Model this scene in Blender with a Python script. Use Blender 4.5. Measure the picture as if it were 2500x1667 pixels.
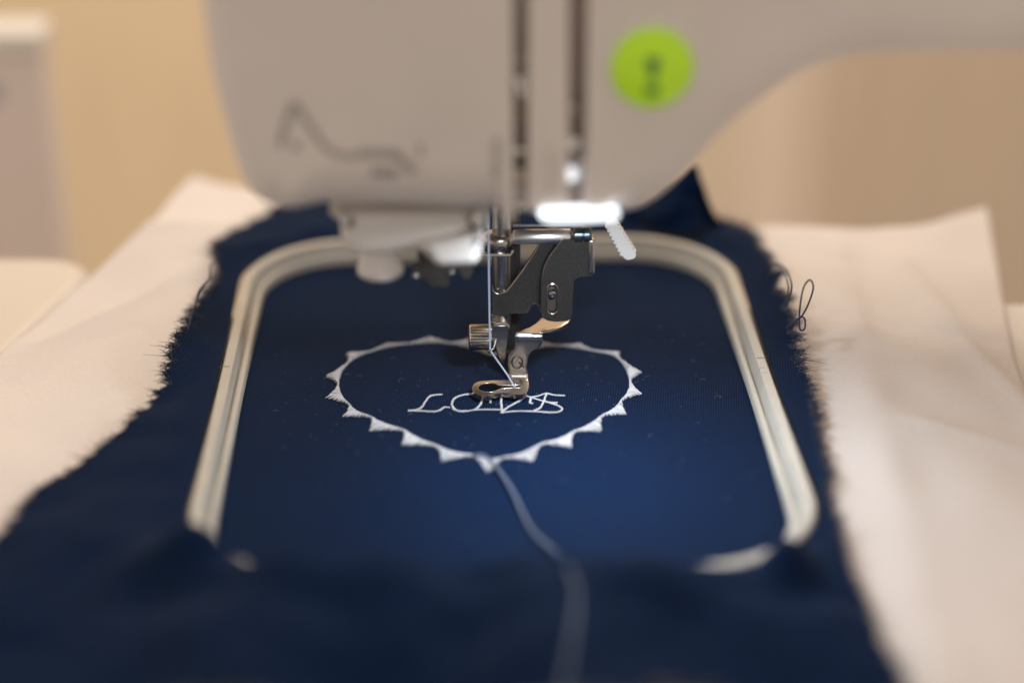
import bpy, bmesh, math, random
import numpy as np
from mathutils import Vector, noise
from mathutils.geometry import tessellate_polygon

random.seed(7)
scene = bpy.context.scene
for o in list(bpy.data.objects):
    bpy.data.objects.remove(o)
col = scene.collection
MM = 0.001            # every coordinate below is in millimetres

# ------------------------------------------------------------------ camera
PITCH, YAW = math.radians(26), math.radians(2.0)
FPX = 4285 * 2500 / 2352.0
fwd = np.array([math.sin(YAW) * math.cos(PITCH), math.cos(YAW) * math.cos(PITCH), -math.sin(PITCH)])
rgt = np.array([math.cos(YAW), -math.sin(YAW), 0.0])
upv = np.cross(rgt, fwd)
CAM = np.array([-9.58, -343.5, 179.7])
cd = bpy.data.cameras.new('camera')
cam = bpy.data.objects.new('camera', cd)
col.objects.link(cam)
cam.location = Vector(CAM) * MM
cam.rotation_euler = (math.pi / 2 - PITCH, 0, -YAW)
cd.sensor_width = 36
cd.lens = 36 * FPX / 2500
cd.clip_start = 0.01
cd.clip_end = 50
cd.dof.use_dof = True
cd.dof.focus_distance = 0.387
cd.dof.aperture_fstop = 3.2
cd.dof.aperture_blades = 9
scene.camera = cam

# ------------------------------------------------------------------ room light
w = bpy.data.worlds.new('World')
scene.world = w
w.use_nodes = True
bg = w.node_tree.nodes['Background']
bg.inputs[0].default_value = (1.0, 0.845, 0.725, 1)
bg.inputs[1].default_value = 0.55


def area(name, loc, target, size, power, color):
    l = bpy.data.lights.new(name, 'AREA')
    l.shape = 'DISK'
    l.size = size
    l.energy = power
    l.color = color
    o = bpy.data.objects.new(name, l)
    col.objects.link(o)
    o.location = loc
    o.rotation_euler = (Vector(target) - Vector(loc)).to_track_quat('-Z', 'Y').to_euler()
    return o


area('ceiling_lamp', (0.15, 0.25, 1.4), (0, 0.2, 0), 1.1, 6.2, (1.0, 0.87, 0.77))
area('wall_fill_light', (-0.1, 0.45, 0.75), (0.05, 0.9, -0.1), 0.3, 4.0, (1.0, 0.86, 0.70))  # unseen fill light, added to brighten the back wall
area('room_lamp', (0.17, 0.45, 0.30), (-0.05, 0, 0), 0.13, 0.36, (1.0, 0.84, 0.66))
scene.view_settings.view_transform = 'Standard'
scene.view_settings.look = 'None'
scene.view_settings.exposure = 0
scene.view_settings.gamma = 1
scene.render.engine = 'CYCLES'


# ------------------------------------------------------------------ measuring helpers (photo point + depth -> millimetres)
def ray(u, v):
    return fwd + rgt * (u - 1250) / FPX + upv * (833.5 - v) / FPX


def tz(u, v, z):
    d = ray(u, v)
    return CAM + d * ((z - CAM[2]) / d[2])


def ty(u, v, y):
    d = ray(u, v)
    return CAM + d * ((y - CAM[1]) / d[1])


SC = 2500 / 2352.0


def dz(u, v, z): return tz(u * SC, v * SC, z)
def dy(u, v, y): return ty(u * SC, v * SC, y)
def k1z(u, v, z): return tz(780 + u / 2.94, 480 + v / 2.94, z)
def k1y(u, v, y): return ty(780 + u / 2.94, 480 + v / 2.94, y)
def k3z(u, v, z): return tz(1100 + u / 6.272, 750 + v / 6.272, z)
def k3y(u, v, y): return ty(1100 + u / 6.272, 750 + v / 6.272, y)
def k4z(u, v, z): return tz(760 + u / 2.735, 780 + v / 2.735, z)
def k5y(u, v, y): return ty(800 + u / 5.113, 490 + v / 5.113, y)
def kLz(u, v, z): return tz(980 + u / 5.345, 940 + v / 5.345, z)
def kMy(u, v, y): return ty(640 + u / 5.345, 220 + v / 5.345, y)


def sstep(a, b, x):
    t = min(1, max(0, (x - a) / (b - a)))
    return t * t * (3 - 2 * t)


# ------------------------------------------------------------------ materials
def mat(name, color, rough=0.5, metal=0.0, spec=0.5, sheen=0.0, sheen_tint=None, coat=0.0, emis=None, emis_s=0.0, sss=0.0):
    m = bpy.data.materials.new(name)
    m.use_nodes = True
    b = m.node_tree.nodes['Principled BSDF']
    b.inputs['Base Color'].default_value = (*color, 1)
    b.inputs['Roughness'].default_value = rough
    b.inputs['Metallic'].default_value = metal
    b.inputs['Specular IOR Level'].default_value = spec
    b.inputs['Coat Weight'].default_value = coat
    b.inputs['Sheen Weight'].default_value = sheen
    if sheen_tint:
        b.inputs['Sheen Tint'].default_value = (*sheen_tint, 1)
    if emis:
        b.inputs['Emission Color'].default_value = (*emis, 1)
        b.inputs['Emission Strength'].default_value = emis_s
    return m


def nodes(m):
    nt = m.node_tree
    return nt, nt.nodes, nt.links, nt.nodes['Principled BSDF']


def add_noise(m, scale, detail, c0, c1, lo=0.35, hi=0.65, bump=0.0, dist=0.0002, rough=None, stretch=None):
    nt, N, L, b = nodes(m)
    tc = N.new('ShaderNodeTexCoord')
    src = tc.outputs['Object']
    if stretch:
        mp = N.new('ShaderNodeMapping')
        mp.inputs['Scale'].default_value = stretch
        L.new(src, mp.inputs['Vector'])
        src = mp.outputs['Vector']
    n = N.new('ShaderNodeTexNoise')
    n.inputs['Scale'].default_value = scale
    n.inputs['Detail'].default_value = detail
    L.new(src, n.inputs['Vector'])
    r = N.new('ShaderNodeValToRGB')
    r.color_ramp.elements[0].position = lo
    r.color_ramp.elements[1].position = hi
    r.color_ramp.elements[0].color = (*c0, 1)
    r.color_ramp.elements[1].color = (*c1, 1)
    L.new(n.outputs['Fac'], r.inputs['Fac'])
    L.new(r.outputs['Color'], b.inputs['Base Color'])
    if rough:
        mr = N.new('ShaderNodeMapRange')
        mr.inputs['To Min'].default_value = rough[0]
        mr.inputs['To Max'].default_value = rough[1]
        L.new(n.outputs['Fac'], mr.inputs['Value'])
        L.new(mr.outputs['Result'], b.inputs['Roughness'])
    if bump:
        bp = N.new('ShaderNodeBump')
        bp.inputs['Strength'].default_value = bump
        bp.inputs['Distance'].default_value = dist
        L.new(n.outputs['Fac'], bp.inputs['Height'])
        L.new(bp.outputs['Normal'], b.inputs['Normal'])
    return m


M = {}
M['body'] = add_noise(mat('cream_plastic', (0.72, 0.68, 0.64), 0.42, spec=0.4), 35, 3, (0.75, 0.71, 0.675), (0.80, 0.755, 0.715), bump=0.03, dist=0.0003)
M['white'] = add_noise(mat('white_plastic', (0.78, 0.76, 0.73), 0.35), 60, 3, (0.74, 0.72, 0.69), (0.80, 0.78, 0.75))
M['cavity'] = mat('dark_brown_plastic', (0.075, 0.055, 0.05), 0.5)
M['inner'] = mat('brown_grey_plastic', (0.55, 0.46, 0.42), 0.5)
M['print'] = mat('grey_print', (0.40, 0.37, 0.355), 0.6)
M['green'] = mat('lime_button', (0.42, 0.66, 0.02), 0.22, emis=(0.45, 0.80, 0.02), emis_s=0.2)
M['green_print'] = mat('button_print', (0.03, 0.16, 0.06), 0.5)
M['steel'] = add_noise(mat('nickel_steel', (0.55, 0.50, 0.45), 0.25, metal=1.0), 5000, 2, (0.46, 0.42, 0.375), (0.51, 0.465, 0.42), rough=(0.2, 0.27))
M['chrome'] = mat('polished_chrome', (0.75, 0.74, 0.72), 0.22, metal=1.0)
M['dark_metal'] = add_noise(mat('dark_bracket_metal', (0.10, 0.09, 0.085), 0.4, metal=0.6), 4200, 3, (0.05, 0.046, 0.043), (0.085, 0.078, 0.073), lo=0.4, hi=0.75, rough=(0.36, 0.5), bump=0.1, dist=0.00005)
M['gunmetal'] = mat('blued_screw', (0.10, 0.13, 0.16), 0.25, metal=0.9)
M['hoop'] = add_noise(mat('beige_hoop_plastic', (0.58, 0.54, 0.46), 0.4), 120, 4, (0.47, 0.45, 0.40), (0.53, 0.505, 0.45), rough=(0.33, 0.5), bump=0.04, dist=0.0003)
M['mark'] = mat('engraved_mark', (0.16, 0.13, 0.10), 0.7)
M['thread_white'] = mat('white_thread', (0.66, 0.65, 0.66), 0.5, sheen=0.15)
M['thread_grey'] = mat('pale_blue_thread', (0.36, 0.42, 0.52), 0.35, sheen=0.3)
M['tail'] = mat('grey_blue_thread', (0.12, 0.15, 0.22), 0.5)
M['thread_navy'] = mat('navy_thread', (0.012, 0.018, 0.05), 0.7, sheen=0.2)
M['lint'] = mat('grey_lint', (0.20, 0.22, 0.28), 0.8)
M['led'] = mat('lit_lamp_lens', (0.9, 0.95, 1.0), 0.3, emis=(0.86, 0.94, 1.0), emis_s=2.0)
M['paper'] = add_noise(mat('stabilizer_paper', (0.80, 0.74, 0.69), 0.85, spec=0.2), 1300, 6, (0.74, 0.685, 0.65), (0.775, 0.72, 0.685), bump=0.22, dist=0.0003)
M['wall'] = mat('tan_wall', (0.50, 0.38, 0.25), 0.8)
M['table'] = add_noise(mat('table_laminate', (0.62, 0.55, 0.47), 0.5), 12, 4, (0.58, 0.51, 0.43), (0.65, 0.58, 0.50))
M['box'] = mat('pinkish_white_plastic', (0.80, 0.73, 0.71), 0.5)


def fabric_material():
    m = mat('navy_cotton', (0.012, 0.03, 0.085), 0.85, spec=0.07, sheen=0.05, sheen_tint=(0.62, 0.74, 0.95))
    nt, N, L, b = nodes(m)
    b.inputs['Sheen Roughness'].default_value = 0.5
    tc = N.new('ShaderNodeTexCoord')

    def wave(direction, rot):
        mp = N.new('ShaderNodeMapping')
        mp.inputs['Rotation'].default_value = (0, 0, rot)
        L.new(tc.outputs['Object'], mp.inputs['Vector'])
        wv = N.new('ShaderNodeTexWave')
        wv.bands_direction = direction
        wv.inputs['Scale'].default_value = 0.314 / 0.00052   # one thread every half millimetre
        wv.inputs['Distortion'].default_value = 0.6
        wv.inputs['Detail'].default_value = 1.0
        wv.inputs['Detail Scale'].default_value = 0.5
        L.new(mp.outputs['Vector'], wv.inputs['Vector'])
        return wv.outputs['Fac']
    a = wave('X', 0.14)
    c = wave('Y', 0.14)
    mul = N.new('ShaderNodeMath'); mul.operation = 'MULTIPLY'
    L.new(a, mul.inputs[0]); L.new(c, mul.inputs[1])
    n = N.new('ShaderNodeTexNoise')
    n.inputs['Scale'].default_value = 700; n.inputs['Detail'].default_value = 8
    L.new(tc.outputs['Object'], n.inputs['Vector'])
    n2 = N.new('ShaderNodeTexNoise')
    n2.inputs['Scale'].default_value = 3000; n2.inputs['Detail'].default_value = 3
    L.new(tc.outputs['Object'], n2.inputs['Vector'])
    m3 = N.new('ShaderNodeMath'); m3.operation = 'MULTIPLY'
    L.new(mul.outputs[0], m3.inputs[0]); L.new(n2.outputs['Fac'], m3.inputs[1])
    r = N.new('ShaderNodeValToRGB')
    r.color_ramp.elements[0].position = 0.05; r.color_ramp.elements[1].position = 0.5
    r.color_ramp.elements[0].color = (0.0015, 0.0075, 0.027, 1)
    r.color_ramp.elements[1].color = (0.003, 0.046, 0.175, 1)
    L.new(m3.outputs[0], r.inputs['Fac'])
    mx = N.new('ShaderNodeMix'); mx.data_type = 'RGBA'; mx.blend_type = 'MULTIPLY'
    mx.inputs['Factor'].default_value = 0.6
    L.new(r.outputs['Color'], mx.inputs['A']); L.new(n.outputs['Color'], mx.inputs['B'])
    L.new(mx.outputs['Result'], b.inputs['Base Color'])
    bp = N.new('ShaderNodeBump')
    bp.inputs['Strength'].default_value = 0.7; bp.inputs['Distance'].default_value = 0.00015
    L.new(mul.outputs[0], bp.inputs['Height'])
    L.new(bp.outputs['Normal'], b.inputs['Normal'])
    return m


M['fabric'] = fabric_material()


# ------------------------------------------------------------------ object helpers
WLOC = {}


def tag(o, label=None, cat=None, group=None, kind=None):
    if label: o['label'] = label
    if cat: o['category'] = cat
    if group: o['group'] = group
    if kind: o['kind'] = kind
    return o


def thing(name, loc, label, cat):
    o = bpy.data.objects.new(name, None)
    o.empty_display_size = 0.01
    col.objects.link(o)
    o.location = Vector(loc) * MM
    WLOC[o] = np.array(loc, float)
    return tag(o, label, cat)


def obj(name, verts, faces, material, parent=None, smooth=True, angle=35, origin=None):
    base = WLOC[parent] if parent is not None else np.array(origin if origin is not None else (0, 0, 0), float)
    me = bpy.data.meshes.new(name)
    me.from_pydata([tuple((np.asarray(v, float) - base) * MM) for v in verts], [], [list(f) for f in faces])
    me.validate()
    bm = bmesh.new(); bm.from_mesh(me)
    bmesh.ops.recalc_face_normals(bm, faces=bm.faces)
    bm.to_mesh(me); bm.free()
    if smooth:
        me.shade_smooth()
        if angle: me.set_sharp_from_angle(angle=math.radians(angle))
    me.materials.append(material)
    o = bpy.data.objects.new(name, me)
    col.objects.link(o)
    if parent is not None:
        o.parent = parent
    else:
        o.location = Vector(base) * MM
    WLOC[o] = base
    return o


def bevel(o, width, seg=2):
    b = o.modifiers.new('bevel', 'BEVEL')
    b.width = width * MM; b.segments = seg; b.limit_method = 'ANGLE'; b.angle_limit = math.radians(35)
    b.harden_normals = False
    return o


class MB:
    def __init__(s): s.v = []; s.f = []

    def add(s, v, f):
        n = len(s.v); s.v += [tuple(p) for p in v]; s.f += [[i + n for i in q] for q in f]

    def tube(s, path, rad, sides=8, cap=True):
        P = [np.asarray(p, float) for p in path]; n = len(P)
        R_ = rad if hasattr(rad, '__len__') else [rad] * n
        T = []
        for i in range(n):
            t = P[min(i + 1, n - 1)] - P[max(i - 1, 0)]
            T.append(t / (np.linalg.norm(t) + 1e-12))
        a = np.array([0, 0, 1.0]) if abs(T[0][2]) < 0.9 else np.array([1.0, 0, 0])
        nrm = np.cross(T[0], a); nrm /= np.linalg.norm(nrm)
        v = []; f = []
        for i in range(n):
            nrm = nrm - T[i] * (nrm @ T[i]); nrm /= (np.linalg.norm(nrm) + 1e-12)
            bi = np.cross(T[i], nrm)
            for k in range(sides):
                c = 2 * math.pi * k / sides
                v.append(P[i] + (nrm * math.cos(c) + bi * math.sin(c)) * R_[i])
        for i in range(n - 1):
            for k in range(sides):
                k2 = (k + 1) % sides
                f.append([i * sides + k, i * sides + k2, (i + 1) * sides + k2, (i + 1) * sides + k])
        if cap:
            f.append(list(range(sides))[::-1]); f.append([(n - 1) * sides + k for k in range(sides)])
        s.add(v, f)

    def lathe(s, prof, base, axis, sides=28):
        ax = np.asarray(axis, float); ax /= np.linalg.norm(ax)
        a = np.array([0, 0, 1.0]) if abs(ax[2]) < 0.9 else np.array([1.0, 0, 0])
        e1 = np.cross(ax, a); e1 /= np.linalg.norm(e1); e2 = np.cross(ax, e1)
        v = []; f = []; n = len(prof)
        for r, h in prof:
            for k in range(sides):
                c = 2 * math.pi * k / sides
                v.append(np.asarray(base, float) + ax * h + (e1 * math.cos(c) + e2 * math.sin(c)) * max(r, 1e-3))
        for i in range(n - 1):
            for k in range(sides):
                k2 = (k + 1) % sides
                f.append([i * sides + k, i * sides + k2, (i + 1) * sides + k2, (i + 1) * sides + k])
        f.append(list(range(sides))[::-1]); f.append([(n - 1) * sides + k for k in range(sides)])
        s.add(v, f)

    def box(s, a, b):
        x0, y0, z0 = a; x1, y1, z1 = b
        s.add([(x0, y0, z0), (x1, y0, z0), (x1, y1, z0), (x0, y1, z0), (x0, y0, z1), (x1, y0, z1), (x1, y1, z1), (x0, y1, z1)],
              [[0, 3, 2, 1], [4, 5, 6, 7], [0, 1, 5, 4], [1, 2, 6, 5], [2, 3, 7, 6], [3, 0, 4, 7]])

    def plate(s, loops, t0, t1, fn):
        """flat outline (first loop) with holes, given thickness t0..t1; fn(a, b, t) -> xyz"""
        tri = tessellate_polygon([[Vector((p[0], p[1], 0)) for p in lp] for lp in loops])
        flat = [p for lp in loops for p in lp]; n = len(flat)
        v = [fn(p[0], p[1], t0) for p in flat] + [fn(p[0], p[1], t1) for p in flat]
        f = [list(t) for t in tri] + [[i + n for i in t][::-1] for t in tri]
        k = 0
        for lp in loops:
            m = len(lp)
            for i in range(m):
                j = (i + 1) % m
                f.append([k + i, k + j, k + j + n, k + i + n])
            k += m
        s.add(v, f)

    def build(s, name, material, parent=None, **kw):
        return obj(name, s.v, s.f, material, parent, **kw)


def spline(pts, n=8, closed=False):
    P = [np.asarray(p, float) for p in pts]; m = len(P); out = []
    segs = m if closed else m - 1
    for i in range(segs):
        if closed:
            p0, p1, p2, p3 = P[(i - 1) % m], P[i], P[(i + 1) % m], P[(i + 2) % m]
        else:
            p0, p1, p2, p3 = P[max(i - 1, 0)], P[i], P[i + 1], P[min(i + 2, m - 1)]
        for k in range(n):
            t = k / n
            out.append(0.5 * ((2 * p1) + (-p0 + p2) * t + (2 * p0 - 5 * p1 + 4 * p2 - p3) * t * t + (-p0 + 3 * p1 - 3 * p2 + p3) * t ** 3))
    if not closed: out.append(P[-1])
    return out


def xz(pts): return [(p[0], p[2]) for p in pts]


def Yfn(a, b, t): return (a, t, b)
def Zfn(a, b, t): return (a, b, t)


def roundpoly(pts, rad, n=4):
    """round each corner of a 2-D polygon"""
    P = [np.asarray(p, float) for p in pts]; m = len(P); out = []
    for i in range(m):
        r = rad[i] if hasattr(rad, '__len__') else rad
        a, b, c = P[i - 1], P[i], P[(i + 1) % m]
        d1 = a - b; d2 = c - b; l1 = np.linalg.norm(d1); l2 = np.linalg.norm(d2)
        d = min(r, l1 * 0.45, l2 * 0.45)
        s_ = b + d1 / l1 * d; e_ = b + d2 / l2 * d
        for k in range(n + 1):
            t = k / n
            out.append((1 - t) ** 2 * s_ + 2 * t * (1 - t) * b + t * t * e_)
    return [tuple(p) for p in out]


def shell(outline, radii, yf, yb, parent, name, material, seg=7):
    """solid with the (x, z) outline, its front edge rounded by a radius per point"""
    P = np.array(outline, float); m = len(P)
    area2 = sum(P[i][0] * P[(i + 1) % m][1] - P[(i + 1) % m][0] * P[i][1] for i in range(m))
    if area2 < 0: P = P[::-1]; radii = list(radii)[::-1]
    nr = []
    for i in range(m):
        d1 = P[i] - P[i - 1]; d2 = P[(i + 1) % m] - P[i]
        n1 = np.array([-d1[1], d1[0]]) / (np.linalg.norm(d1) + 1e-9); n2 = np.array([-d2[1], d2[0]]) / (np.linalg.norm(d2) + 1e-9)
        q = n1 + n2; l = np.linalg.norm(q); q = q / l if l > 1e-6 else n1
        c = max(0.5, q @ n1)
        nr.append(q / c)
    rings = []
    v = [(p[0], yb, p[1]) for p in P]
    for k in range(seg + 1):
        a = math.pi / 2 * k / seg
        for i in range(m):
            r = radii[i]; q = P[i] + nr[i] * r * (1 - math.cos(a))
            v.append((q[0], yf + r * (1 - math.sin(a)), q[1]))
    f = []
    for i in range(m):
        q = P[i] + nr[i] * (radii[i] + 0.3); v.append((q[0], yf, q[1]))
    nr_ = seg + 3
    for j in range(nr_ - 1):
        for i in range(m):
            i2 = (i + 1) % m
            f.append([j * m + i, j * m + i2, (j + 1) * m + i2, (j + 1) * m + i])
    top = [Vector((v[(nr_ - 1) * m + i][0], v[(nr_ - 1) * m + i][2], 0)) for i in range(m)]
    f += [[(nr_ - 1) * m + q for q in t] for t in tessellate_polygon([top])]
    f += [[q for q in t][::-1] for t in tessellate_polygon([[Vector((p[0], p[1], 0)) for p in P]])]
    return obj(name, v, f, material, parent, angle=50)


# ================================================================== SETTING
# wall of upright panels well behind the machine, table under everything
WY = 900
wall = MB(); wall.box((-1400, WY, -1100), (1700, WY + 20, 900))
wall_o = tag(wall.build('back_wall', M['wall'], origin=(0, WY, -1100), smooth=False), kind='structure')
panel_cols = [(-1400, -640, (0.78, 0.60, 0.38)), (-640, -31, (0.84, 0.66, 0.43)), (-31, 140, (0.68, 0.53, 0.36)), (140, 190, (0.74, 0.595, 0.44)), (190, 245, (0.80, 0.66, 0.52)), (245, 275, (0.68, 0.54, 0.40)), (275, 640, (0.62, 0.49, 0.36)), (640, 1700, (0.60, 0.47, 0.33))]
for i, (x0, x1, c) in enumerate(panel_cols):
    pm = add_noise(mat('panel_wood', c, 0.6), 9, 5, tuple(q * 0.93 for q in c), tuple(min(1, q * 1.06) for q in c), stretch=(14, 1, 0.6))
    b = MB(); b.box((x0 + 0.5, WY - 8 - (i % 2) * 2, -1100), (x1 - 0.5, WY - 0.5, 900))
    bevel(b.build('panel', pm, wall_o, smooth=False), 2)
b = MB(); b.box((-700, -420, -120), (700, 140, -92))
tag(bevel(b.build('table', M['table'], origin=(0, 0, -92), smooth=False), 3), kind='structure')

# ================================================================== HOOP GEOMETRY
HX, HY, HW, HL, HR = -0.9, -1.5, 52.3, 69.5, 20.0


def rr(off, n=14):
    """rounded rectangle contour of the hoop opening, pushed out by off"""
    out = []
    for cxs, cys, a0 in ((1, 1, 0), (-1, 1, 90), (-1, -1, 180), (1, -1, 270)):
        for k in range(n + 1):
            a = math.radians(a0 + 90 * k / n)
            out.append((HX + cxs * (HW - HR) + (HR + off) * math.cos(a), HY + cys * (HL - HR) + (HR + off) * math.sin(a)))
    return out


def sd(x, y):
    qx = abs(x - HX) - (HW - HR); qy = abs(y - HY) - (HL - HR)
    return math.hypot(max(qx, 0), max(qy, 0)) + min(max(qx, qy), 0) - HR


hoop = thing('embroidery_hoop', (HX, HY, 0), 'beige plastic rectangular embroidery hoop with rounded corners gripping the navy fabric', 'hoop')


def sweep(profile, name, material, parent):
    rings = [(rr(o), z) for o, z in profile]; m = len(rings[0][0]); v = []; f = []
    for r_, z in rings: v += [(p[0], p[1], z) for p in r_]
    n = len(rings)
    for j in range(n):
        j2 = (j + 1) % n
        for i in range(m):
            i2 = (i + 1) % m
            f.append([j * m + i, j * m + i2, j2 * m + i2, j2 * m + i])
    return obj(name, v, f, material, parent, angle=40)


sweep([(0.0, 0.15), (0.0, 1.9), (0.25, 2.2), (1.15, 2.2), (1.35, 2.0), (1.4, 1.55), (1.4, 0.15)], 'inner_lip', M['hoop'], hoop)
sweep([(1.42, 0.15), (1.45, 1.4), (1.75, 1.4), (1.95, 1.7), (2.05, 4.6), (2.4, 5.0), (4.2, 5.0), (4.5, 4.7), (4.6, 0.3)], 'hoop_frame', M['hoop'], hoop)
for u0, u1, v in ((500, 527, 842), (1738, 1762, 822)):
    m_ = MB(); p, q = dz(u0, v, 5.0), dz(u1, v, 5.0)
    m_.box((p[0], p[1] - 0.12, 4.98), (q[0], p[1] + 0.12, 5.03)); m_.build('centre_mark', M['mark'], hoop, smooth=False)
m_ = MB(); c0 = dz(1752, 850, 5.02)
m_.tube([(c0[0] + 0.9 * math.cos(a), c0[1] + 1.2 * math.sin(a), 5.02) for a in np.linspace(0.8, 5.5, 16)], 0.06, 5)
m_.build('moulded_letter', M['hoop'], hoop)


# ================================================================== CLOTH SHEETS
CREASES = [(84, 70, 80, 20, 1.2, 3), (96, 60, 108, -30, 1.4, 4), (75, 30, 120, 10, -0.9, 3), (82, -20, 125, -50, 1.0, 3.5), (-70, 60, -100, 20, 1.1, 4), (-66, 84, -92, 74, 1.2, 3), (-80, 30, -72, -10, -0.8, 4)]


def H(x, y):
    """height of the stabilizer sheet where it spreads out from the hoop"""
    d = max(0, sd(x, y) - 4.9)
    h = 2.2 + 1.9 * math.exp(-d / 9)
    h += 9 * sstep(62, 128, x) * sstep(45, 112, y)
    h += 8 * sstep(-55, -100, x) * sstep(40, 110, y)
    k = sstep(3, 25, d)
    h += k * (2.6 * noise.noise(Vector((x * 0.028, y * 0.024, 3.1))) + 1.1 * noise.noise(Vector((x * 0.07 + 5, y * 0.05, 1.7))))
    h += k * 1.3 * math.exp(-((x - 76 - 0.10 * y) / 5.5) ** 2) * sstep(25, -10, y)
    for ax, ay, bx_, by_, amp, wd in CREASES:
        ux, uy = bx_ - ax, by_ - ay; ll = math.hypot(ux, uy); ux /= ll; uy /= ll
        t_ = (x - ax) * ux + (y - ay) * uy; e = (x - ax) * uy - (y - ay) * ux
        h += k * 1.5 * amp * math.exp(-abs(e) / wd) * sstep(-8, 6, t_) * sstep(ll + 8, ll - 6, t_)
    return max(h, 1.5)


def RID(x, y):
    """how far the cloth is bunched up above the sheet"""
    d = max(0, sd(x, y) - 4.9)
    k = sstep(0.0, 6, d)
    r = 0.7 + 0.5 * k
    r += k * (1.0 + 1.1 * noise.noise(Vector((x * 0.05 + 9, y * 0.05, 0.3))) + 0.8 * noise.noise(Vector((x * 0.11, y * 0.10, 7.3))))
    # cloth bunched up along the near side of the hoop
    fx = sstep(-62, -46, x) * sstep(46, 27, x)
    r += fx * (6.6 + 0.9 * math.sin(x * 0.16) + 0.6 * math.sin(x * 0.31 + 1)) * math.exp(-((y + 82.5) / (5.2 if y > -82.5 else 26.0)) ** 2)
    r += 8.0 * math.exp(-((x + 54.5) / 8.5) ** 2 - ((y + 72.5) / 6.5) ** 2) * sstep(0.0, 2.5, d)
    r += 5.5 * math.exp(-((x - 46.5) / 4.2) ** 2 - ((y + 75.5) / 6) ** 2) * sstep(0.0, 2.5, d)
    r += sstep(-84, -94, y) * (1.6 * math.sin(x * 0.12 + y * 0.05) + 1.2 * noise.noise(Vector((x * 0.04, y * 0.06, 2))))
    r += 5.5 * sstep(2.5, 13, d) * sstep(-12, 18, y) * sstep(75, 50, y) * sstep(45, 55, abs(x))
    r += 4.0 * sstep(70, 100, y) * math.exp(-((x - 20) / 40) ** 2)
    return max(0.35, r)


def HF(x, y): return H(x, y) + RID(x, y)


def on(u, v, fn):
    z = 4.0
    for _ in range(40):
        p = dz(u, v, z); z = 0.6 * z + 0.4 * fn(p[0], p[1])
    return dz(u, v, z)


def sheet(name, px, hf, material, parent, start, thick, rows, jag, n=560):
    """sheet that runs from the hoop outwards to a hand-torn outline"""
    ctrl = [on(u, v, hf) for u, v in px]
    bnd = spline(ctrl, 14, closed=True)
    ang = [math.atan2((p[1] - HY) / HL, (p[0] - HX) / HW) for p in bnd]
    order = sorted(range(len(bnd)), key=lambda i: ang[i])
    A = np.array([ang[i] for i in order]); RX = np.array([bnd[i][0] for i in order]); RY = np.array([bnd[i][1] for i in order])
    A = np.concatenate([A - 2 * math.pi, A, A + 2 * math.pi]); RX = np.tile(RX, 3); RY = np.tile(RY, 3)
    inner = rr(start, 40)
    ia = np.array([math.atan2((p[1] - HY) / HL, (p[0] - HX) / HW) for p in inner])
    io = np.argsort(ia); ia = ia[io]; IX = np.array([inner[i][0] for i in io]); IY = np.array([inner[i][1] for i in io])
    ia = np.concatenate([ia - 2 * math.pi, ia, ia + 2 * math.pi]); IX = np.tile(IX, 3); IY = np.tile(IY, 3)
    th = np.linspace(-math.pi, math.pi, n, endpoint=False)
    v = []; edge = []
    for j in range(rows + 1):
        t = j / rows
        for i, a in enumerate(th):
            x0, y0 = np.interp(a, ia, IX), np.interp(a, ia, IY)
            x1, y1 = np.interp(a, A, RX), np.interp(a, A, RY)
            jj = jag * (noise.noise(Vector((x1 * 0.35, y1 * 0.35, 2))) + 0.6 * noise.noise(Vector((x1 * 1.3, y1 * 1.3, 5))))
            s = 1 + jj / max(8, math.hypot(x1 - x0, y1 - y0))
            x = x0 + (x1 - x0) * t * s; y = y0 + (y1 - y0) * t * s
            z = hf(x, y)
            v.append((x, y, z))
            if j == rows: edge.append(((x, y, z), (x1 - x0, y1 - y0)))
    f = []
    for j in range(rows):
        for i in range(n):
            i2 = (i + 1) % n
            f.append([j * n + i, j * n + i2, (j + 1) * n + i2, (j + 1) * n + i])
    o = obj(name, v, f, material, parent, angle=0)
    sm = o.modifiers.new('thickness', 'SOLIDIFY'); sm.thickness = thick * MM; sm.offset = -1
    return o, edge


# --- stabilizer
paper_px = [(440, 408), (470, 412), (560, 430), (760, 440), (1000, 450), (1250, 470), (1500, 500), (1720, 522), (1900, 522), (2040, 522), (2130, 514), (2200, 494), (2258, 462),
            (2284, 570), (2300, 660), (2322, 770), (2352, 880), (2440, 1120), (2520, 1380), (2560, 1650), (2250, 1720), (1700, 1700), (1100, 1700), (500, 1700), (-100, 1700),
            (-330, 1560), (-300, 1250), (-180, 980), (-40, 850), (60, 765), (120, 715), (205, 640), (300, 548), (345, 508), (400, 448)]
paper_root = thing('stabilizer_sheet', (60, 0, 1.3), 'pale crinkled stabilizer sheet spread out beneath the navy fabric', 'stabilizer')
sheet('paper_sheet', paper_px, H, M['paper'], paper_root, 5.6, 0.15, 46, 0.15)

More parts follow.
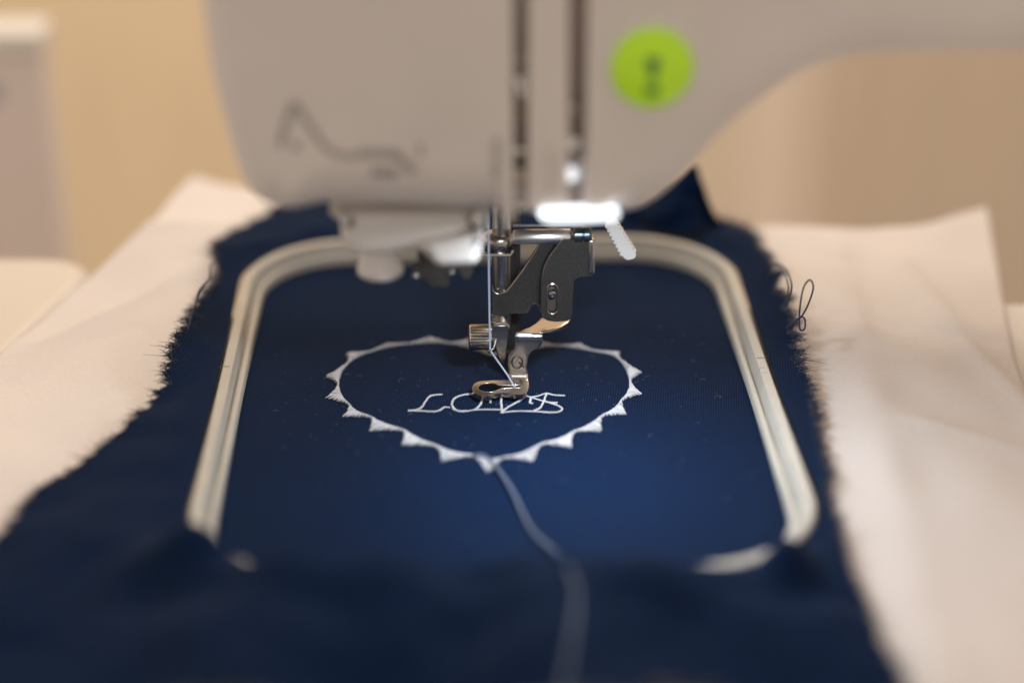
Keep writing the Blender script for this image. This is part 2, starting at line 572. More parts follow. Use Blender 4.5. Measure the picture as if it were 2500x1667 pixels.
# --- navy fabric
fabric = thing('navy_fabric', (HX, HY, 0), 'navy blue woven fabric with frayed edges, embroidered with a white heart and lettering', 'fabric')
v = []; f = []; NX, NY = 56, 72
ins = rr(0.9, 14)
cen = (HX, HY)
R1 = 24
for j in range(R1 + 1):
    t = j / R1
    for p in ins:
        x = cen[0] + (p[0] - cen[0]) * t; y = cen[1] + (p[1] - cen[1]) * t
        z = 0.10 * noise.noise(Vector((x * 0.06, y * 0.06, 4))) + 0.05 * noise.noise(Vector((x * 0.2, y * 0.2, 1))) - 0.08
        v.append((x, y, z))
m = len(ins)
for j in range(R1):
    for i in range(m):
        i2 = (i + 1) % m
        f.append([j * m + i, j * m + i2, (j + 1) * m + i2, (j + 1) * m + i])
obj('hooped_panel', v, f, M['fabric'], fabric, angle=0)
fab_px = [(690, 440), (632, 478), (600, 503), (545, 528), (510, 552), (485, 582), (503, 618), (491, 652), (460, 690), (438, 730), (406, 775), (388, 832), (378, 880), (364, 912), (300, 968), (232, 1030), (165, 1082),
          (110, 1112), (70, 1142), (10, 1225), (-70, 1330), (-150, 1480), (-60, 1610), (60, 1640), (300, 1625), (700, 1625), (1100, 1632), (1440, 1590), (1520, 1562), (1600, 1575), (1800, 1620), (2030, 1640), (2085, 1600),
          (2025, 1480), (1990, 1400), (1950, 1300), (1925, 1215), (1905, 1150), (1900, 1090), (1880, 1010), (1868, 930), (1842, 850), (1828, 790), (1815, 720), (1795, 650), (1775, 605), (1745, 560), (1722, 532),
          (1650, 505), (1560, 490), (1400, 455), (1200, 435), (900, 425)]
fo, edge = sheet('fabric_border', fab_px, HF, M['fabric'], fabric, 5.0, 0.3, 56, 1.7, n=900)

# frayed fibres along the torn edge
fr = MB()
for (p, d) in edge:
    l = math.hypot(*d); d = (d[0] / l, d[1] / l)
    cl_ = 0.5 + 0.9 * noise.noise(Vector((p[0] * 0.45, p[1] * 0.45, 8))) + 0.5 * noise.noise(Vector((p[0] * 1.7, p[1] * 1.7, 3)))
    lean = 0.9 * noise.noise(Vector((p[0] * 0.8, p[1] * 0.8, 12)))
    for _ in range(int(9 + 12 * max(0, cl_))):
        a = random.gauss(lean, 0.55); L = 0.3 + abs(random.gauss(0, 1.0)) * max(0.2, 0.4 + cl_)
        if random.random() < 0.03: L *= 2.2
        L = min(L, 2.8); ca, sa = math.cos(a), math.sin(a); e = (d[0] * ca - d[1] * sa, d[0] * sa + d[1] * ca)
        back = random.uniform(-0.2, 0.9)
        o_ = np.array(p) + np.array([random.uniform(-0.5, 0.5) - d[0] * back, random.uniform(-0.5, 0.5) - d[1] * back, random.uniform(-0.15, 0.25)])
        c = random.gauss(0, 0.6); up = random.uniform(-0.1, 0.8)
        pts = []
        for k in range(4):
            t = k / 3
            pts.append(o_ + np.array([e[0] * L * t - e[1] * c * L * t * t, e[1] * L * t + e[0] * c * L * t * t, up * L * t - 0.3 * L * t * t]))
        fr.tube(pts, [0.07, 0.065, 0.05, 0.025], 3, cap=False)
tag(fr.build('frayed_fibres', M['thread_navy'], fabric, angle=0), kind='stuff')

# cloth corner standing up behind the machine head
tip = dy(1592, 380, 78); bl = dy(1405, 492, 80); br = dy(1668, 508, 74); mid = dy(1560, 500, 70)
v = []; f = []; n1 = 28
for j in range(n1 + 1):
    t = j / n1
    for i in range(n1 + 1):
        s = i / n1
        a = np.array(bl) * (1 - s) + np.array(br) * s
        a = a + (np.array(mid) - 0.5 * (np.array(bl) + np.array(br))) * math.sin(math.pi * s) - np.array([0, 0, 3.0]) * (1 - t)
        e = np.array(tip) + np.array([(s - 0.5) * 1.8, 0, -0.5 * abs(s - 0.5)])
        p = a * (1 - t) + e * t
        bow = 4 * t * (1 - t)
        p = p + np.array([-2.2 * bow * (s - 0.5) + 0.5 * noise.noise(Vector((s * 4, t * 5, 1))) * (1 - t * t), 2.4 * math.sin(9 * s + 3 * t) * (1 - t) + 1.6 * noise.noise(Vector((s * 5, t * 4, 6))), 0.8 * noise.noise(Vector((s * 6, t * 3, 9)))])
        v.append(p)
for j in range(n1):
    for i in range(n1):
        f.append([j * (n1 + 1) + i, j * (n1 + 1) + i + 1, (j + 1) * (n1 + 1) + i + 1, (j + 1) * (n1 + 1) + i])
fc = obj('raised_corner', v, f, M['fabric'], fabric, angle=0)
sm = fc.modifiers.new('thickness', 'SOLIDIFY'); sm.thickness = 0.3 * MM

# loose threads hanging off the torn edge
def loose(pxs, z, rad, material, parent, name='loose_thread'):
    b = MB(); b.tube(spline([dz(u, v_, zz) for (u, v_), zz in zip(pxs, z)], 8), rad, 6)
    return b.build(name, material, parent, angle=0)


loose([(1775, 604), (1800, 612), (1815, 640), (1818, 665), (1808, 700), (1805, 712)], [12, 15, 17, 17, 14, 11], 0.2, M['thread_navy'], fabric)
loose([(1778, 608), (1797, 618), (1808, 645), (1811, 672), (1802, 706)], [12, 14, 16, 15, 11], 0.18, M['thread_navy'], fabric)
loose([(1806, 752), (1822, 738), (1840, 728), (1858, 695), (1868, 660), (1860, 643), (1846, 660), (1838, 700), (1836, 735), (1838, 757), (1848, 755), (1849, 735), (1840, 728), (1820, 742)], [10, 12, 14, 16, 18, 18, 17, 15, 13, 12, 12, 13, 14, 12], 0.2, M['thread_navy'], fabric)
loose([(500, 586), (484, 610), (480, 640), (458, 666), (448, 700), (434, 740)], [12, 14, 15, 14, 12, 10], 0.19, M['thread_navy'], fabric)
loose([(497, 637), (481, 640), (468, 659), (455, 680), (440, 726), (432, 760)], [12, 14, 15, 14, 12, 10], 0.17, M['thread_navy'], fabric)
# pale thread tail running from the heart's point towards the viewer
tail = [(1086, 1050), (1098, 1044), (1112, 1046), (1130, 1060), (1150, 1085), (1172, 1118), (1188, 1150), (1204, 1185), (1222, 1218), (1245, 1242), (1272, 1262)]
tp = [dz(u, v_, 0.8 if i else 0.2) for i, (u, v_) in enumerate(tail)]
for u, v_, h in ((1292, 1283, 0.5), (1308, 1312, 0.5), (1322, 1350, .6), (1324, 1400, .6), (1316, 1460, .6), (1304, 1530, .6), (1290, 1620, .6)):
    p = on(u, v_, HF); tp.append(p + np.array([0, 0, h]))
b = MB(); b.tube(spline(tp, 8), 0.34, 8)
b.build('thread_tail', M['tail'], fabric, angle=0)

# ------------------------------------------------------------------ stitching
def stitch(mb, a, b, r=0.13, lift=0.22, z=0.08):
    a = np.array([a[0], a[1], z]); b = np.array([b[0], b[1], z])
    mb.tube([a, a * 0.75 + b * 0.25 + [0, 0, lift], a * 0.25 + b * 0.75 + [0, 0, lift], b], [r * 0.7, r, r, r * 0.7], 5, cap=False)


tips = [(988.4, 773.3), (887, 791), (795.8, 811), (748.7, 864.5), (750.4, 914.3), (788.9, 957.4), (850.8, 989.9), (924.8, 1022), (1014.2, 1059.5), (1120.9, 1087), (1224, 1059.5), (1311.8, 1028), (1380.6, 991.7), (1437.3, 952), (1473.4, 905.8), (1473.4, 855.9), (1423.5, 809.5), (1332.4, 790.5), (1222, 778)]
vals = [(1035, 790), (938.6, 791), (850.8, 809), (798.5, 836), (777, 885), (803, 932), (852, 960), (927, 990), (1003, 1026), (1087.5, 1048.5), (1158, 1053), (1244, 1022), (1319.5, 993), (1383, 957), (1428, 921), (1447, 878), (1421, 824), (1364.5, 807), (1279, 796), (1185, 806)]
heart = MB(); heart.tube([dz(1060, 800, 0.05), dz(1061, 800, 0.05)], 0.05, 4)
vals3 = [dz(u, v_, 0) for u, v_ in vals]
vals3 = vals3 + [dz(1132, 818, 0)]
vals3 = [dz(1132, 818, 0)] + vals3[:-1] + [dz(1132, 818, 0)]
tips3 = [dz(1082, 780, 0)] + [dz(u, v_, 0) for u, v_ in tips] + [dz(1165, 797, 0)]
ring = spline(vals3, 24)
centre = dz(1115, 905, 0)
hb = None
pieces = []
for i in range(len(tips3)):
    inner = ring[i * 24:(i + 1) * 24 + 1]
    va, vb, tp_ = np.array(vals3[i]), np.array(vals3[i + 1]), np.array(tips3[i])
    ch = np.linalg.norm(vb - va); ts = float(np.clip(((tp_ - va) @ (vb - va)) / (ch * ch), 0.12, 0.88))
    n = max(8, int(ch / 0.25)); mb = MB(); side = 0
    prof = []
    for k in range(n + 1):
        t = k / n
        q = t / ts if t < ts else (1 - t) / (1 - ts)
        q = q ** 1.35
        ip = inner[min(24, int(round(t * 24)))]
        basep = va * (1 - t) + vb * t
        outp = basep + (tp_ - (va * (1 - ts) + vb * ts)) * q
        nrm = (ip - centre); nrm /= np.linalg.norm(nrm)
        a = ip - nrm * 0.10 + np.random.RandomState(i * 100 + k).uniform(-0.07, 0.07, 3)
        o2 = outp + nrm * 0.10 + np.random.RandomState(i * 100 + k + 7).uniform(-0.2, 0.2, 3)
        prof.append((a, o2))
    for k in range(n):
        stitch(mb, prof[k][0], prof[k][1], 0.115, 0.3 + 0.08 * (k % 2))
    pieces.append(mb)
hroot = pieces[0].build('heart_border', M['thread_white'], fabric, angle=0)
for mb in pieces[1:]:
    mb.build('satin_scallop', M['thread_white'], hroot, angle=0)

strokes = [
    ([(530, 132), (470, 135), (390, 147), (345, 178), (310, 230), (270, 290), (225, 322), (160, 338), (95, 342)], 18),
    ([(95, 342), (250, 346), (350, 352), (450, 352), (510, 332), (560, 296)], 15),
    ([(560, 296), (630, 302)], 7),
    ([(1010, 172), (930, 130), (850, 130), (770, 147), (700, 177), (665, 220), (660, 270), (690, 320), (760, 350), (880, 346)], 21),
    ([(880, 346), (960, 332), (1120, 328), (1285, 332)], 9),
    ([(1010, 172), (1048, 205), (1032, 260), (1000, 300), (960, 325)], 19),
    ([(1105, 205), (1135, 195), (1165, 205), (1160, 240)], 17),
    ([(1300, 130), (1302, 250), (1310, 330), (1305, 372)], 21),
    ([(1310, 352), (1400, 292), (1500, 237), (1580, 190), (1612, 135)], 16),
    ([(1310, 365), (1500, 350), (1640, 350)], 8),
    ([(1692, 165), (1682, 205), (1680, 245), (1715, 245)], 20),
    ([(1630, 150), (1800, 203), (1950, 245), (2060, 285), (2095, 322), (2060, 355), (1950, 366), (1800, 356), (1640, 350)], 13),
    ([(1700, 167), (1800, 147), (1890, 118), (2000, 140), (2130, 147)], 15),
    ([(1895, 118), (1868, 190), (1840, 260), (1800, 310), (1730, 342)], 18),
    ([(1870, 222), (1950, 237), (2030, 240)], 15)]
lroot = None
for pts, wd in strokes:
    path = spline([kLz(u, v_, 0) for u, v_ in pts], 10)
    hw = wd / 5.345 / 11.7 * 0.78
    cum = [0]
    for a, b in zip(path, path[1:]): cum.append(cum[-1] + np.linalg.norm(b - a))
    n = max(4, int(cum[-1] / 0.3)); P3 = np.array(path); mb = MB(); prev = None
    for k in range(n + 1):
        s = cum[-1] * k / n
        p = np.array([np.interp(s, cum, P3[:, c]) for c in range(3)])
        p2 = np.array([np.interp(min(cum[-1], s + 0.1), cum, P3[:, c]) for c in range(3)]); p1 = np.array([np.interp(max(0, s - 0.1), cum, P3[:, c]) for c in range(3)])
        t = p2 - p1; t /= np.linalg.norm(t) + 1e-9; nn = np.array([-t[1], t[0], 0])
        nn = nn * 0.85 + t * 0.35
        a = p + nn * hw * random.uniform(0.5, 1.35); b_ = p - nn * hw * random.uniform(0.5, 1.35)
        stitch(mb, a, b_, 0.095, 0.22)
        if prev is not None: stitch(mb, prev, a, 0.085, 0.14)
        prev = b_
    if lroot is None: lroot = mb.build('lettering', M['thread_white'], fabric, angle=0)
    else: mb.build('letter_stroke', M['thread_white'], lroot, angle=0)
lroot['label'] = 'white stitched script reading LOVE'

# lint on the cloth
lt = MB()
for _ in range(170):
    x = random.uniform(-48, 47); y = random.gauss(2, 24)
    if sd(x, y) > -3: continue
    a = random.uniform(0, 6.28); L = random.uniform(0.12, 0.5) if random.random() < 0.7 else random.uniform(0.5, 1.7); c = random.gauss(0, 1.2)
    lt.tube([(x + L * t * math.cos(a + c * t), y + L * t * math.sin(a + c * t), 0.12 + 0.25 * math.sin(3 * t)) for t in np.linspace(0, 1, 5)], 0.028, 3, cap=False)
tag(lt.build('lint', M['lint'], fabric, angle=0), kind='stuff')

# ================================================================== EMBROIDERY MACHINE
mach = thing('embroidery_machine', (60, 20, -92), 'cream embroidery machine with round green start button and metal needle assembly', 'sewing machine')
YF = -35.0
# left face cover
left_px = [(440, -420), (466, -30), (474, 60), (486, 140), (502, 215), (522, 290), (545, 365), (560, 404), (578, 430), (602, 451), (634, 465), (680, 473), (760, 477), (900, 481), (1050, 485), (1170, 488), (1177, 482), (1177, 300), (1177, 100), (1177, -420)]
pts = [dy(u, v_, -29) for u, v_ in left_px]
out = []
for a, b in zip(pts, pts[1:]):
    for k in range(4): out.append(np.array(a) * (1 - k / 4) + np.array(b) * k / 4)
out.append(pts[-1])
rad = [0.8 + (4.7 + 5.5 * sstep(dy(650, 460, -29)[0], dy(760, 460, -29)[0], p[0]) * sstep(4, 1, p[2] - out[50][2])) * sstep(dy(1177, 100, -29)[0] - 0.2, dy(1150, 100, -29)[0], p[0]) for p in out]
left_o = shell(xz(out), rad, YF, 62, mach, 'face_cover', M['body'])
# strip between the two thread slots
strip_px = [(1214, -420), (1212, 300), (1210, 470), (1220, 484), (1298, 482), (1302, 470), (1306, 300), (1309, -420)]
strip_o = shell(xz([dy(u, v_, -33.5) for u, v_ in strip_px]), [0.8] * len(strip_px), YF + 0.4, -22, mach, 'thread_guide_strip', M['body'])
for u0, u1 in ((1236, 1266), (1280, 1302)):
    b = MB(); p, q = dy(u0, 348, -34.7), dy(u1, 462, -34.7); b.box((p[0], -34.75, q[2]), (q[0], -34.55, p[2]))
    bevel(b.build('moulded_panel', M['body'], strip_o), 0.08)
b = MB(); p, q = dy(1268, 335, -34.7), dy(1277, 458, -34.7); b.box((p[0], -35.6, q[2]), (q[0], -34.5, p[2]))
bevel(b.build('rib', M['body'], strip_o), 0.25)
# right cover and arm
right_px = [(1346, -420), (1344, 0), (1342, 300), (1338, 455), (1332, 474), (1345, 480), (1390, 482), (1436, 483), (1480, 470), (1530, 437), (1582, 386), (1640, 322), (1700, 264), (1770, 211), (1850, 163), (1930, 136), (2020, 124), (2130, 120), (2352, 119), (2700, 119), (5600, 119), (5600, -420)]
rp = [dy(u, v_, -28) for u, v_ in right_px]
mid_ = spline(rp[5:-3], 6)
rp2 = rp[:5] + mid_ + rp[-3:]
xs0 = dy(1346, 0, -28)[0]
rad = [0.8 + 8.2 * sstep(xs0 + 1, xs0 + 6, p[0]) for p in rp2]
arm_o = shell(xz(rp2), rad, YF, 62, mach, 'arm_cover', M['body'])
ax1 = rp2[-1][0]
b = MB(); b.box((ax1 - 90, YF + 2, -91.8), (ax1 - 0.5, 61, 90)); bevel(b.build('column', M['body'], mach, smooth=False), 6, 4)
b = MB(); b.box((-72, -62, -91.8), (ax1 - 0.8, 45, -1.0)); bevel(b.build('bed', M['body'], mach, smooth=False), 4, 4)
# chassis seen through the slots
p0, p1 = dy(1177, -420, -24), dy(1346, 478, -24)
b = MB(); b.box((p0[0] - 1, -25.5, p1[2] + 1), (p1[0] + 1, 40, p0[2] - 2)); b.build('inner_chassis', M['inner'], mach, smooth=False)


def slotbox(name, u0, v0, u1, v1, y, material, depth=1.5, bev=0.3):
    b_ = MB(); p_, q_ = dy(u0, v0, y), dy(u1, v1, y)
    b_.box((p_[0], y, q_[2]), (q_[0], y + depth, p_[2]))
    return bevel(b_.build(name, material, mach), bev)


b = MB(); c = dy(1196, 157, -30); b.tube([(c[0] + 1.35 * math.cos(a), -30, c[2] + 1.8 * math.sin(a)) for a in np.linspace(0, 2 * math.pi, 24)], 0.35, 8); b.build('thread_eyelet', M['chrome'], mach)
b = MB(); q = [dy(1183, 178, -28), dy(1205, 182, -28), dy(1207, 240, -28), dy(1190, 205, -28)]; b.plate([xz(q)], -28, -26.5, Yfn); b.build('take_up_lever', M['chrome'], mach)
b = MB(); q = [dy(1180, 256, -30), dy(1203, 256, -30), dy(1201, 274, -30), dy(1182, 266, -30)]; b.plate([xz(q)], -30, -28, Yfn); b.build('slot_stop', M['wall'], mach)
slotbox('thread_plate', 1178, 338, 1208, 356, -28, M['chrome'])
slotbox('thread_plate', 1180, 388, 1208, 425, -29, M['steel'])
slotbox('tension_block', 1181, 428, 1207, 462, -30, M['white'], 4)
slotbox('thread_plate', 1184, 465, 1208, 486, -30, M['chrome'], 4)
slotbox('thread_plate', 1307, 238, 1330, 258, -28, M['steel'])
slotbox('thread_plate', 1300, 316, 1334, 342, -29.5, M['chrome'])
slotbox('guide_post', 1298, 352, 1306, 420, -30, M['chrome'])
slotbox('guide_post', 1330, 352, 1338, 420, -30, M['chrome'])
slotbox('slot_end', 1303, 425, 1338, 478, -25, M['body'], 2)
b = MB(); c = dy(1310, 403, -31); b.lathe([(0.05, -0.5), (0.9, -0.45), (1.25, 0.0), (1.25, 1.5)], (c[0], -31, c[2]), (0, 1, 0)); b.build('led_spill_spot', mat('led_spill_glow', (0.9, 0.95, 1), 0.3, emis=(0.9, 0.93, 1), emis_s=0.9), mach)  # glowing disc added for the work light spilling into the slot

# round lit button with its pictogram
c = dy(1497, 155, YF)
b = MB(); prof = [(7.9, 0.0), (7.8, 0.35), (7.35, 0.5), (7.2, 0.1)]
b.lathe([(8.0, 0.15), (8.0, -0.25), (7.75, -0.45), (7.3, -0.45), (7.2, -0.2), (7.2, 0.15)], (c[0], YF, c[2]), (0, 1, 0), 48); b.build('button_ring', M['white'], mach)
b = MB(); b.lathe([(7.15, 0.1), (7.1, -0.7), (6.7, -1.3), (5.4, -2.2), (4.0, -2.75), (2.2, -3.1), (0.01, -3.2)], (c[0], YF, c[2]), (0, 1, 0), 48); btn = b.build('start_button', M['green'], mach, angle=60)
b = MB(); zb = c[2]
b.box((c[0] - 1.25, YF - 3.3, zb + 0.4), (c[0] + 0.95, YF - 2.7, zb + 2.6)); b.build('button_symbol', M['green_print'], btn, smooth=False)
b = MB(); b.box((c[0] - 0.75, YF - 3.28, zb - 1.2), (c[0] + 0.5, YF - 2.7, zb + 0.3)); b.build('button_symbol', mat('button_print_light', (0.10, 0.30, 0.05), 0.5), btn, smooth=False)
b = MB(); b.box((c[0] - 1.2, YF - 3.1, zb - 4.0), (c[0] + 0.95, YF - 2.2, zb - 1.9)); b.build('button_symbol', mat('button_print_mid', (0.06, 0.22, 0.05), 0.5), btn, smooth=False)


# printed threading pictogram on the face cover
def ribbon(pts, wd, name='printed_mark', m_='print'):
    P3 = spline([kMy(u, v_, YF - 0.06) for u, v_ in pts], 8); v = []; f = []
    for i, p in enumerate(P3):
        t = P3[min(i + 1, len(P3) - 1)] - P3[max(0, i - 1)]; t = t / (np.linalg.norm(t) + 1e-9); n = np.array([-t[2], 0, t[0]]) * wd / 2
        v += [p + n, p - n]
    for i in range(len(P3) - 1): f.append([2 * i, 2 * i + 1, 2 * i + 3, 2 * i + 2])
    obj(name, v, f, M[m_], left_o, smooth=False)


ribbon([(225, 740), (300, 500), (360, 300), (410, 190)], 1.25)
ribbon([(400, 190), (470, 230), (560, 380), (680, 560), (820, 740), (980, 840), (1150, 870), (1280, 860)], 1.15)
ribbon([(440, 690), (445, 790)], 1.6)
ribbon([(1270, 830), (1740, 840)], 1.7)
ribbon([(1720, 830), (1830, 910), (1990, 1090)], 1.5)
ribbon([(1420, 1080), (1770, 1090)], 2.0)
ribbon([(2060, 700), (2065, 880)], 0.9)
M['print2'] = mat('faint_print', (0.50, 0.47, 0.45), 0.6)
b = MB(); p, q = dy(1131, 318, YF), dy(1150, 412, YF); b.box((p[0], YF - 0.12, q[2]), (q[0], YF - 0.03, p[2])); b.build('printed_mark', M['print2'], left_o, smooth=False)

# lamp under the head
lp = [dy(u, v_, -35.6) for u, v_ in [(1238, 489), (1244, 484), (1262, 483), (1350, 482), (1408, 483), (1420, 486), (1420, 498), (1410, 504), (1330, 508), (1264, 509), (1245, 503)]]
shell(roundpoly(xz(lp), 0.5, 3), [0.4] * (11 * 4), -36.0, -33.5, mach, 'work_lamp', M['led'], 3)
sl = bpy.data.lights.new('work_lamp_light', 'AREA'); sl.shape = 'RECTANGLE'; sl.size = 13 * MM; sl.size_y = 5 * MM; sl.energy = 0.062; sl.color = (0.80, 0.90, 1.0)
so = bpy.data.objects.new('work_lamp_light', sl); col.objects.link(so)
lc = dy(1330, 515, -32)
so.location = Vector((lc[0] + 1, -33, lc[2] - 1.0)) * MM
so.rotation_euler = (math.radians(-8), math.radians(-3), 0)

# needle threader hanging below the head
tr = [k5y(u, v_, -18) for u, v_ in [(150, 60), (160, 200), (170, 330), (200, 450), (260, 540), (345, 600), (500, 600), (700, 600), (900, 590), (1000, 570), (1200, 540), (1500, 480), (1900, 330), (1945, 280), (1935, 150), (1900, 60)]]
trs = spline([np.array([p[0], p[2]]) for p in tr], 3, closed=True)
th_o = shell(trs, [2.2] * len(trs), -22, 2, mach, 'needle_threader', M['white'], 5)
c0 = k5y(650, 600, -16); zl = k5y(650, 965, -18)[2]; px = 5.113 * FPX / 352
rk = (900 - 350) / 2 / px
b = MB(); b.lathe([(rk * 0.96, 1.5), (rk * 0.92, -1.0), (rk * 0.98, zl - c0[2] + 3), (rk * 1.08, zl - c0[2] + 1.2), (rk * 1.04, zl - c0[2] + 0.4), (rk * 0.9, zl - c0[2]), (0.01, zl - c0[2] - 0.1)], (c0[0], -16, c0[2]), (0, 0, 1), 36); b.build('threader_knob', M['white'], th_o, angle=60)
bl_ = [k5y(u, v_, -21) for u, v_ in [(1150, 470), (1210, 560), (1300, 650), (1360, 700), (1420, 718), (1600, 712), (1780, 700), (1850, 670), (1885, 600), (1945, 330), (1900, 300), (1500, 400)]]
shell(spline([np.array([p[0], p[2]]) for p in bl_], 3, closed=True), [1.3] * 36, -25, -12, th_o, 'threader_arm', M['white'], 5)
hk = [k5y(u, v_, -12) for u, v_ in [(1120, 600), (1330, 620), (1800, 640), (1835, 790), (1785, 960), (1725, 990), (1660, 950), (1600, 850), (1545, 880), (1510, 960), (1520, 1040), (1490, 1072), (1270, 1072), (1195, 985), (1060, 990), (1050, 850), (1130, 825)]]
b = MB(); b.plate([xz(hk)], -12, -10.8, Yfn); bevel(b.build('threader_hook', M['dark_metal'], th_o), 0.3)
for (u, v_) in ((1100, 935), (1545, 895)):
    c = k5y(u, v_, -12.4); b = MB(); b.lathe([(0.5, 0), (0.5, -0.6), (0.3, -0.8), (0.01, -0.8)], (c[0], -12, c[2]), (0, 1, 0), 16); b.build('rivet', M['chrome'], th_o)
b = MB(); c = k5y(110, 100, -27); b.lathe([(1.0, 3), (1.0, -0.4), (0.7, -0.9), (0.01, -1.0)], (c[0], -27, c[2]), (0, 0, 1), 20); b.build('cover_peg', M['hoop'], mach)

# serrated white lever behind the lamp
lv = [(1390, 512), (1412, 506), (1462, 585), (1458, 594), (1440, 598), (1432, 592)]
lw = [dy(u, v_, 14) for u, v_ in lv]
b = MB(); b.plate([roundpoly(xz(lw), 0.5, 3)], 14, 16.5, Yfn)
lev = bevel(b.build('presser_lever', M['white'], mach), 0.25)
for side, (A_, B_) in enumerate((((1392, 516), (1430, 588)), ((1414, 508), (1460, 580)))):
    for k in range(8):
        t = (k + 0.5) / 8
        u = A_[0] * (1 - t) + B_[0] * t; v_ = A_[1] * (1 - t) + B_[1] * t
        c = dy(u, v_, 14.6); b = MB(); b.lathe([(0.42, 0), (0.42, 1.5)], (c[0], 14.5, c[2]), (0, 1, 0), 10); b.build('grip_tooth', M['white'], lev)

# --- needle bar, presser bar
NB = 12.0
def vz(v_, y=NB, u=1300): return k1y(u, v_, y)[2]


b = MB(); c = k1y(1308, 500, NB); b.lathe([(2.0, 0), (2.0, 46)], (c[0], NB, vz(905)), (0, 0, 1), 32); nb = b.build('needle_bar', M['steel'], mach)
nbx = c[0]
b = MB(); b.lathe([(1.9, 0), (1.9, 58)], (nbx + 2.2, NB + 5.5, 2.2), (0, 0, 1), 24); b.build('presser_bar', M['dark_metal'], mach)
# collar and clamp rod at the top
b = MB(); z0, z1 = vz(385), vz(262); b.lathe([(2.6, z0), (3.1, z0 + 0.3), (3.15, z1 - 0.8), (2.9, z1 - 0.2), (2.4, z1)], (k1y(1283, 300, NB)[0], NB, 0), (0, 0, 1), 32); b.build('bar_collar', M['steel'], mach, angle=60)
p, q = k1y(1388, 290, 8.5), k1y(1808, 290, 8.5)
b = MB(); b.lathe([(1.2, 0), (1.55, 0.3), (1.55, q[0] - p[0] - 0.4), (1.2, q[0] - p[0])], (p[0], 8.5, p[2]), (1, 0, 0), 28); b.build('clamp_rod', mat('satin_steel', (0.80, 0.79, 0.78), 0.34, metal=1.0), mach, angle=60)
p, q = k1y(1822, 275, 8.0), k1y(1950, 275, 8.0); lx = q[0] - p[0]
b = MB(); b.lathe([(1.2, 0), (1.75, 0.25), (1.75, lx * 0.45), (1.45, lx * 0.5), (1.45, lx * 0.55), (1.75, lx * 0.6), (1.75, lx - 0.5), (1.2, lx)], (p[0], 8.0, p[2]), (1, 0, 0), 28); b.build('clamp_screw', M['gunmetal'], mach, angle=40)
p, q = k1y(1140, 423, 7), k1y(1385, 423, 7)
b = MB(); b.tube([(p[0], 9, p[2]), (p[0] + 0.4, 7.2, p[2]), (q[0] - 0.4, 7.2, q[2]), (q[0], 9, q[2])], 0.42, 10); b.build('wire_guide', M['chrome'], mach)
for u, r in ((1205, 0.45), (1262, 0.35), (1345, 0.8)):
    b = MB(); c = k1y(u, 225, 4); b.lathe([(r, 0), (r, 20)], (c[0], 4, c[2]), (0, 0, 1), 14); b.build('guide_pin', M['chrome'], mach)
b = MB(); p, q = k1y(1390, 208, 6), k1y(1900, 208, 6); b.tube([(p[0], 6, p[2]), (q[0], 6, q[2])], 0.4, 8); b.build('cross_rod', M['dark_metal'], mach)

# dark bracket: front housing and the plate behind it
br_ = [k1y(u, v_, 9.2) for u, v_ in [(1239, 640), (1247, 668), (1262, 690), (1290, 698), (1335, 686), (1370, 645), (1450, 540), (1510, 450), (1560, 372), (1580, 330), (1700, 300), (1700, 700), (1620, 860), (1590, 835), (1578, 815), (1566, 782), (1542, 766), (1518, 785), (1506, 822), (1490, 840), (1375, 845), (1320, 858), (1240, 856)]]
b = MB(); b.plate([xz(br_)], 9.2, 10.2, Yfn); bk = bevel(b.build('bracket_plate', M['dark_metal'], mach), 0.22, 3); bk.data.materials.append(M['steel']); bk.modifiers['bevel'].material = 1  # bare steel on the worn bevel, also paints in a rim highlight
ho = [k1y(u, v_, 6.6) for u, v_ in [(1740, 310), (1700, 362), (1648, 432), (1612, 505), (1594, 580), (1590, 650), (1590, 830), (1602, 872), (1640, 893), (1700, 900), (1780, 893), (1808, 872), (1818, 835), (1821, 640), (1832, 600), (1862, 580), (1950, 576), (1970, 560), (1976, 530), (1976, 310)]]
hx = xz(ho)
c1_, c2_ = k1y(1672, 660, 6.6), k1y(1672, 808, 6.6); rs = 37 / 2.94 / 11.8
hole = [(c1_[0] + rs * math.cos(a), c1_[2] + rs * math.sin(a)) for a in np.linspace(0, math.pi, 10)] + [(c2_[0] + rs * math.cos(a), c2_[2] + rs * math.sin(a)) for a in np.linspace(math.pi, 2 * math.pi, 10)]
b = MB(); b.plate([hx, hole], 6.6, 9.0, Yfn); hs = bevel(b.build('bracket_housing', M['dark_metal'], mach), 0.26, 3); hs.data.materials.append(M['steel']); hs.modifiers['bevel'].material = 1  # same worn steel bevel, rim highlight put into the edge material
b = MB(); b.box((c1_[0] - 1.6, 8.2, c2_[2] - 1.6), (c1_[0] + 1.6, 9.1, c1_[2] + 1.6)); b.build('slot_back', M['cavity'], hs, smooth=False)
c = k1y(1672, 702, 6.5); b = MB(); b.lathe([(0.72, 1.6), (0.72, -0.1), (0.55, -0.3), (0.01, -0.35)], (c[0], 6.6, c[2]), (0, 1, 0), 18); b.build('guide_rivet', M['chrome'], hs)
# slot rim
b = MB(); b.tube([(p[0], 6.55, p[1]) for p in hole + hole[:1]], 0.13, 6); b.build('slot_rim', M['steel'], hs)
p, q = k1y(1932, 310, 6.5), k1y(1972, 560, 6.5); b = MB(); b.box((p[0], 6.2, q[2]), (q[0], 9.4, p[2])); bevel(b.build('side_flange', M['steel'], hs), 0.4, 3)

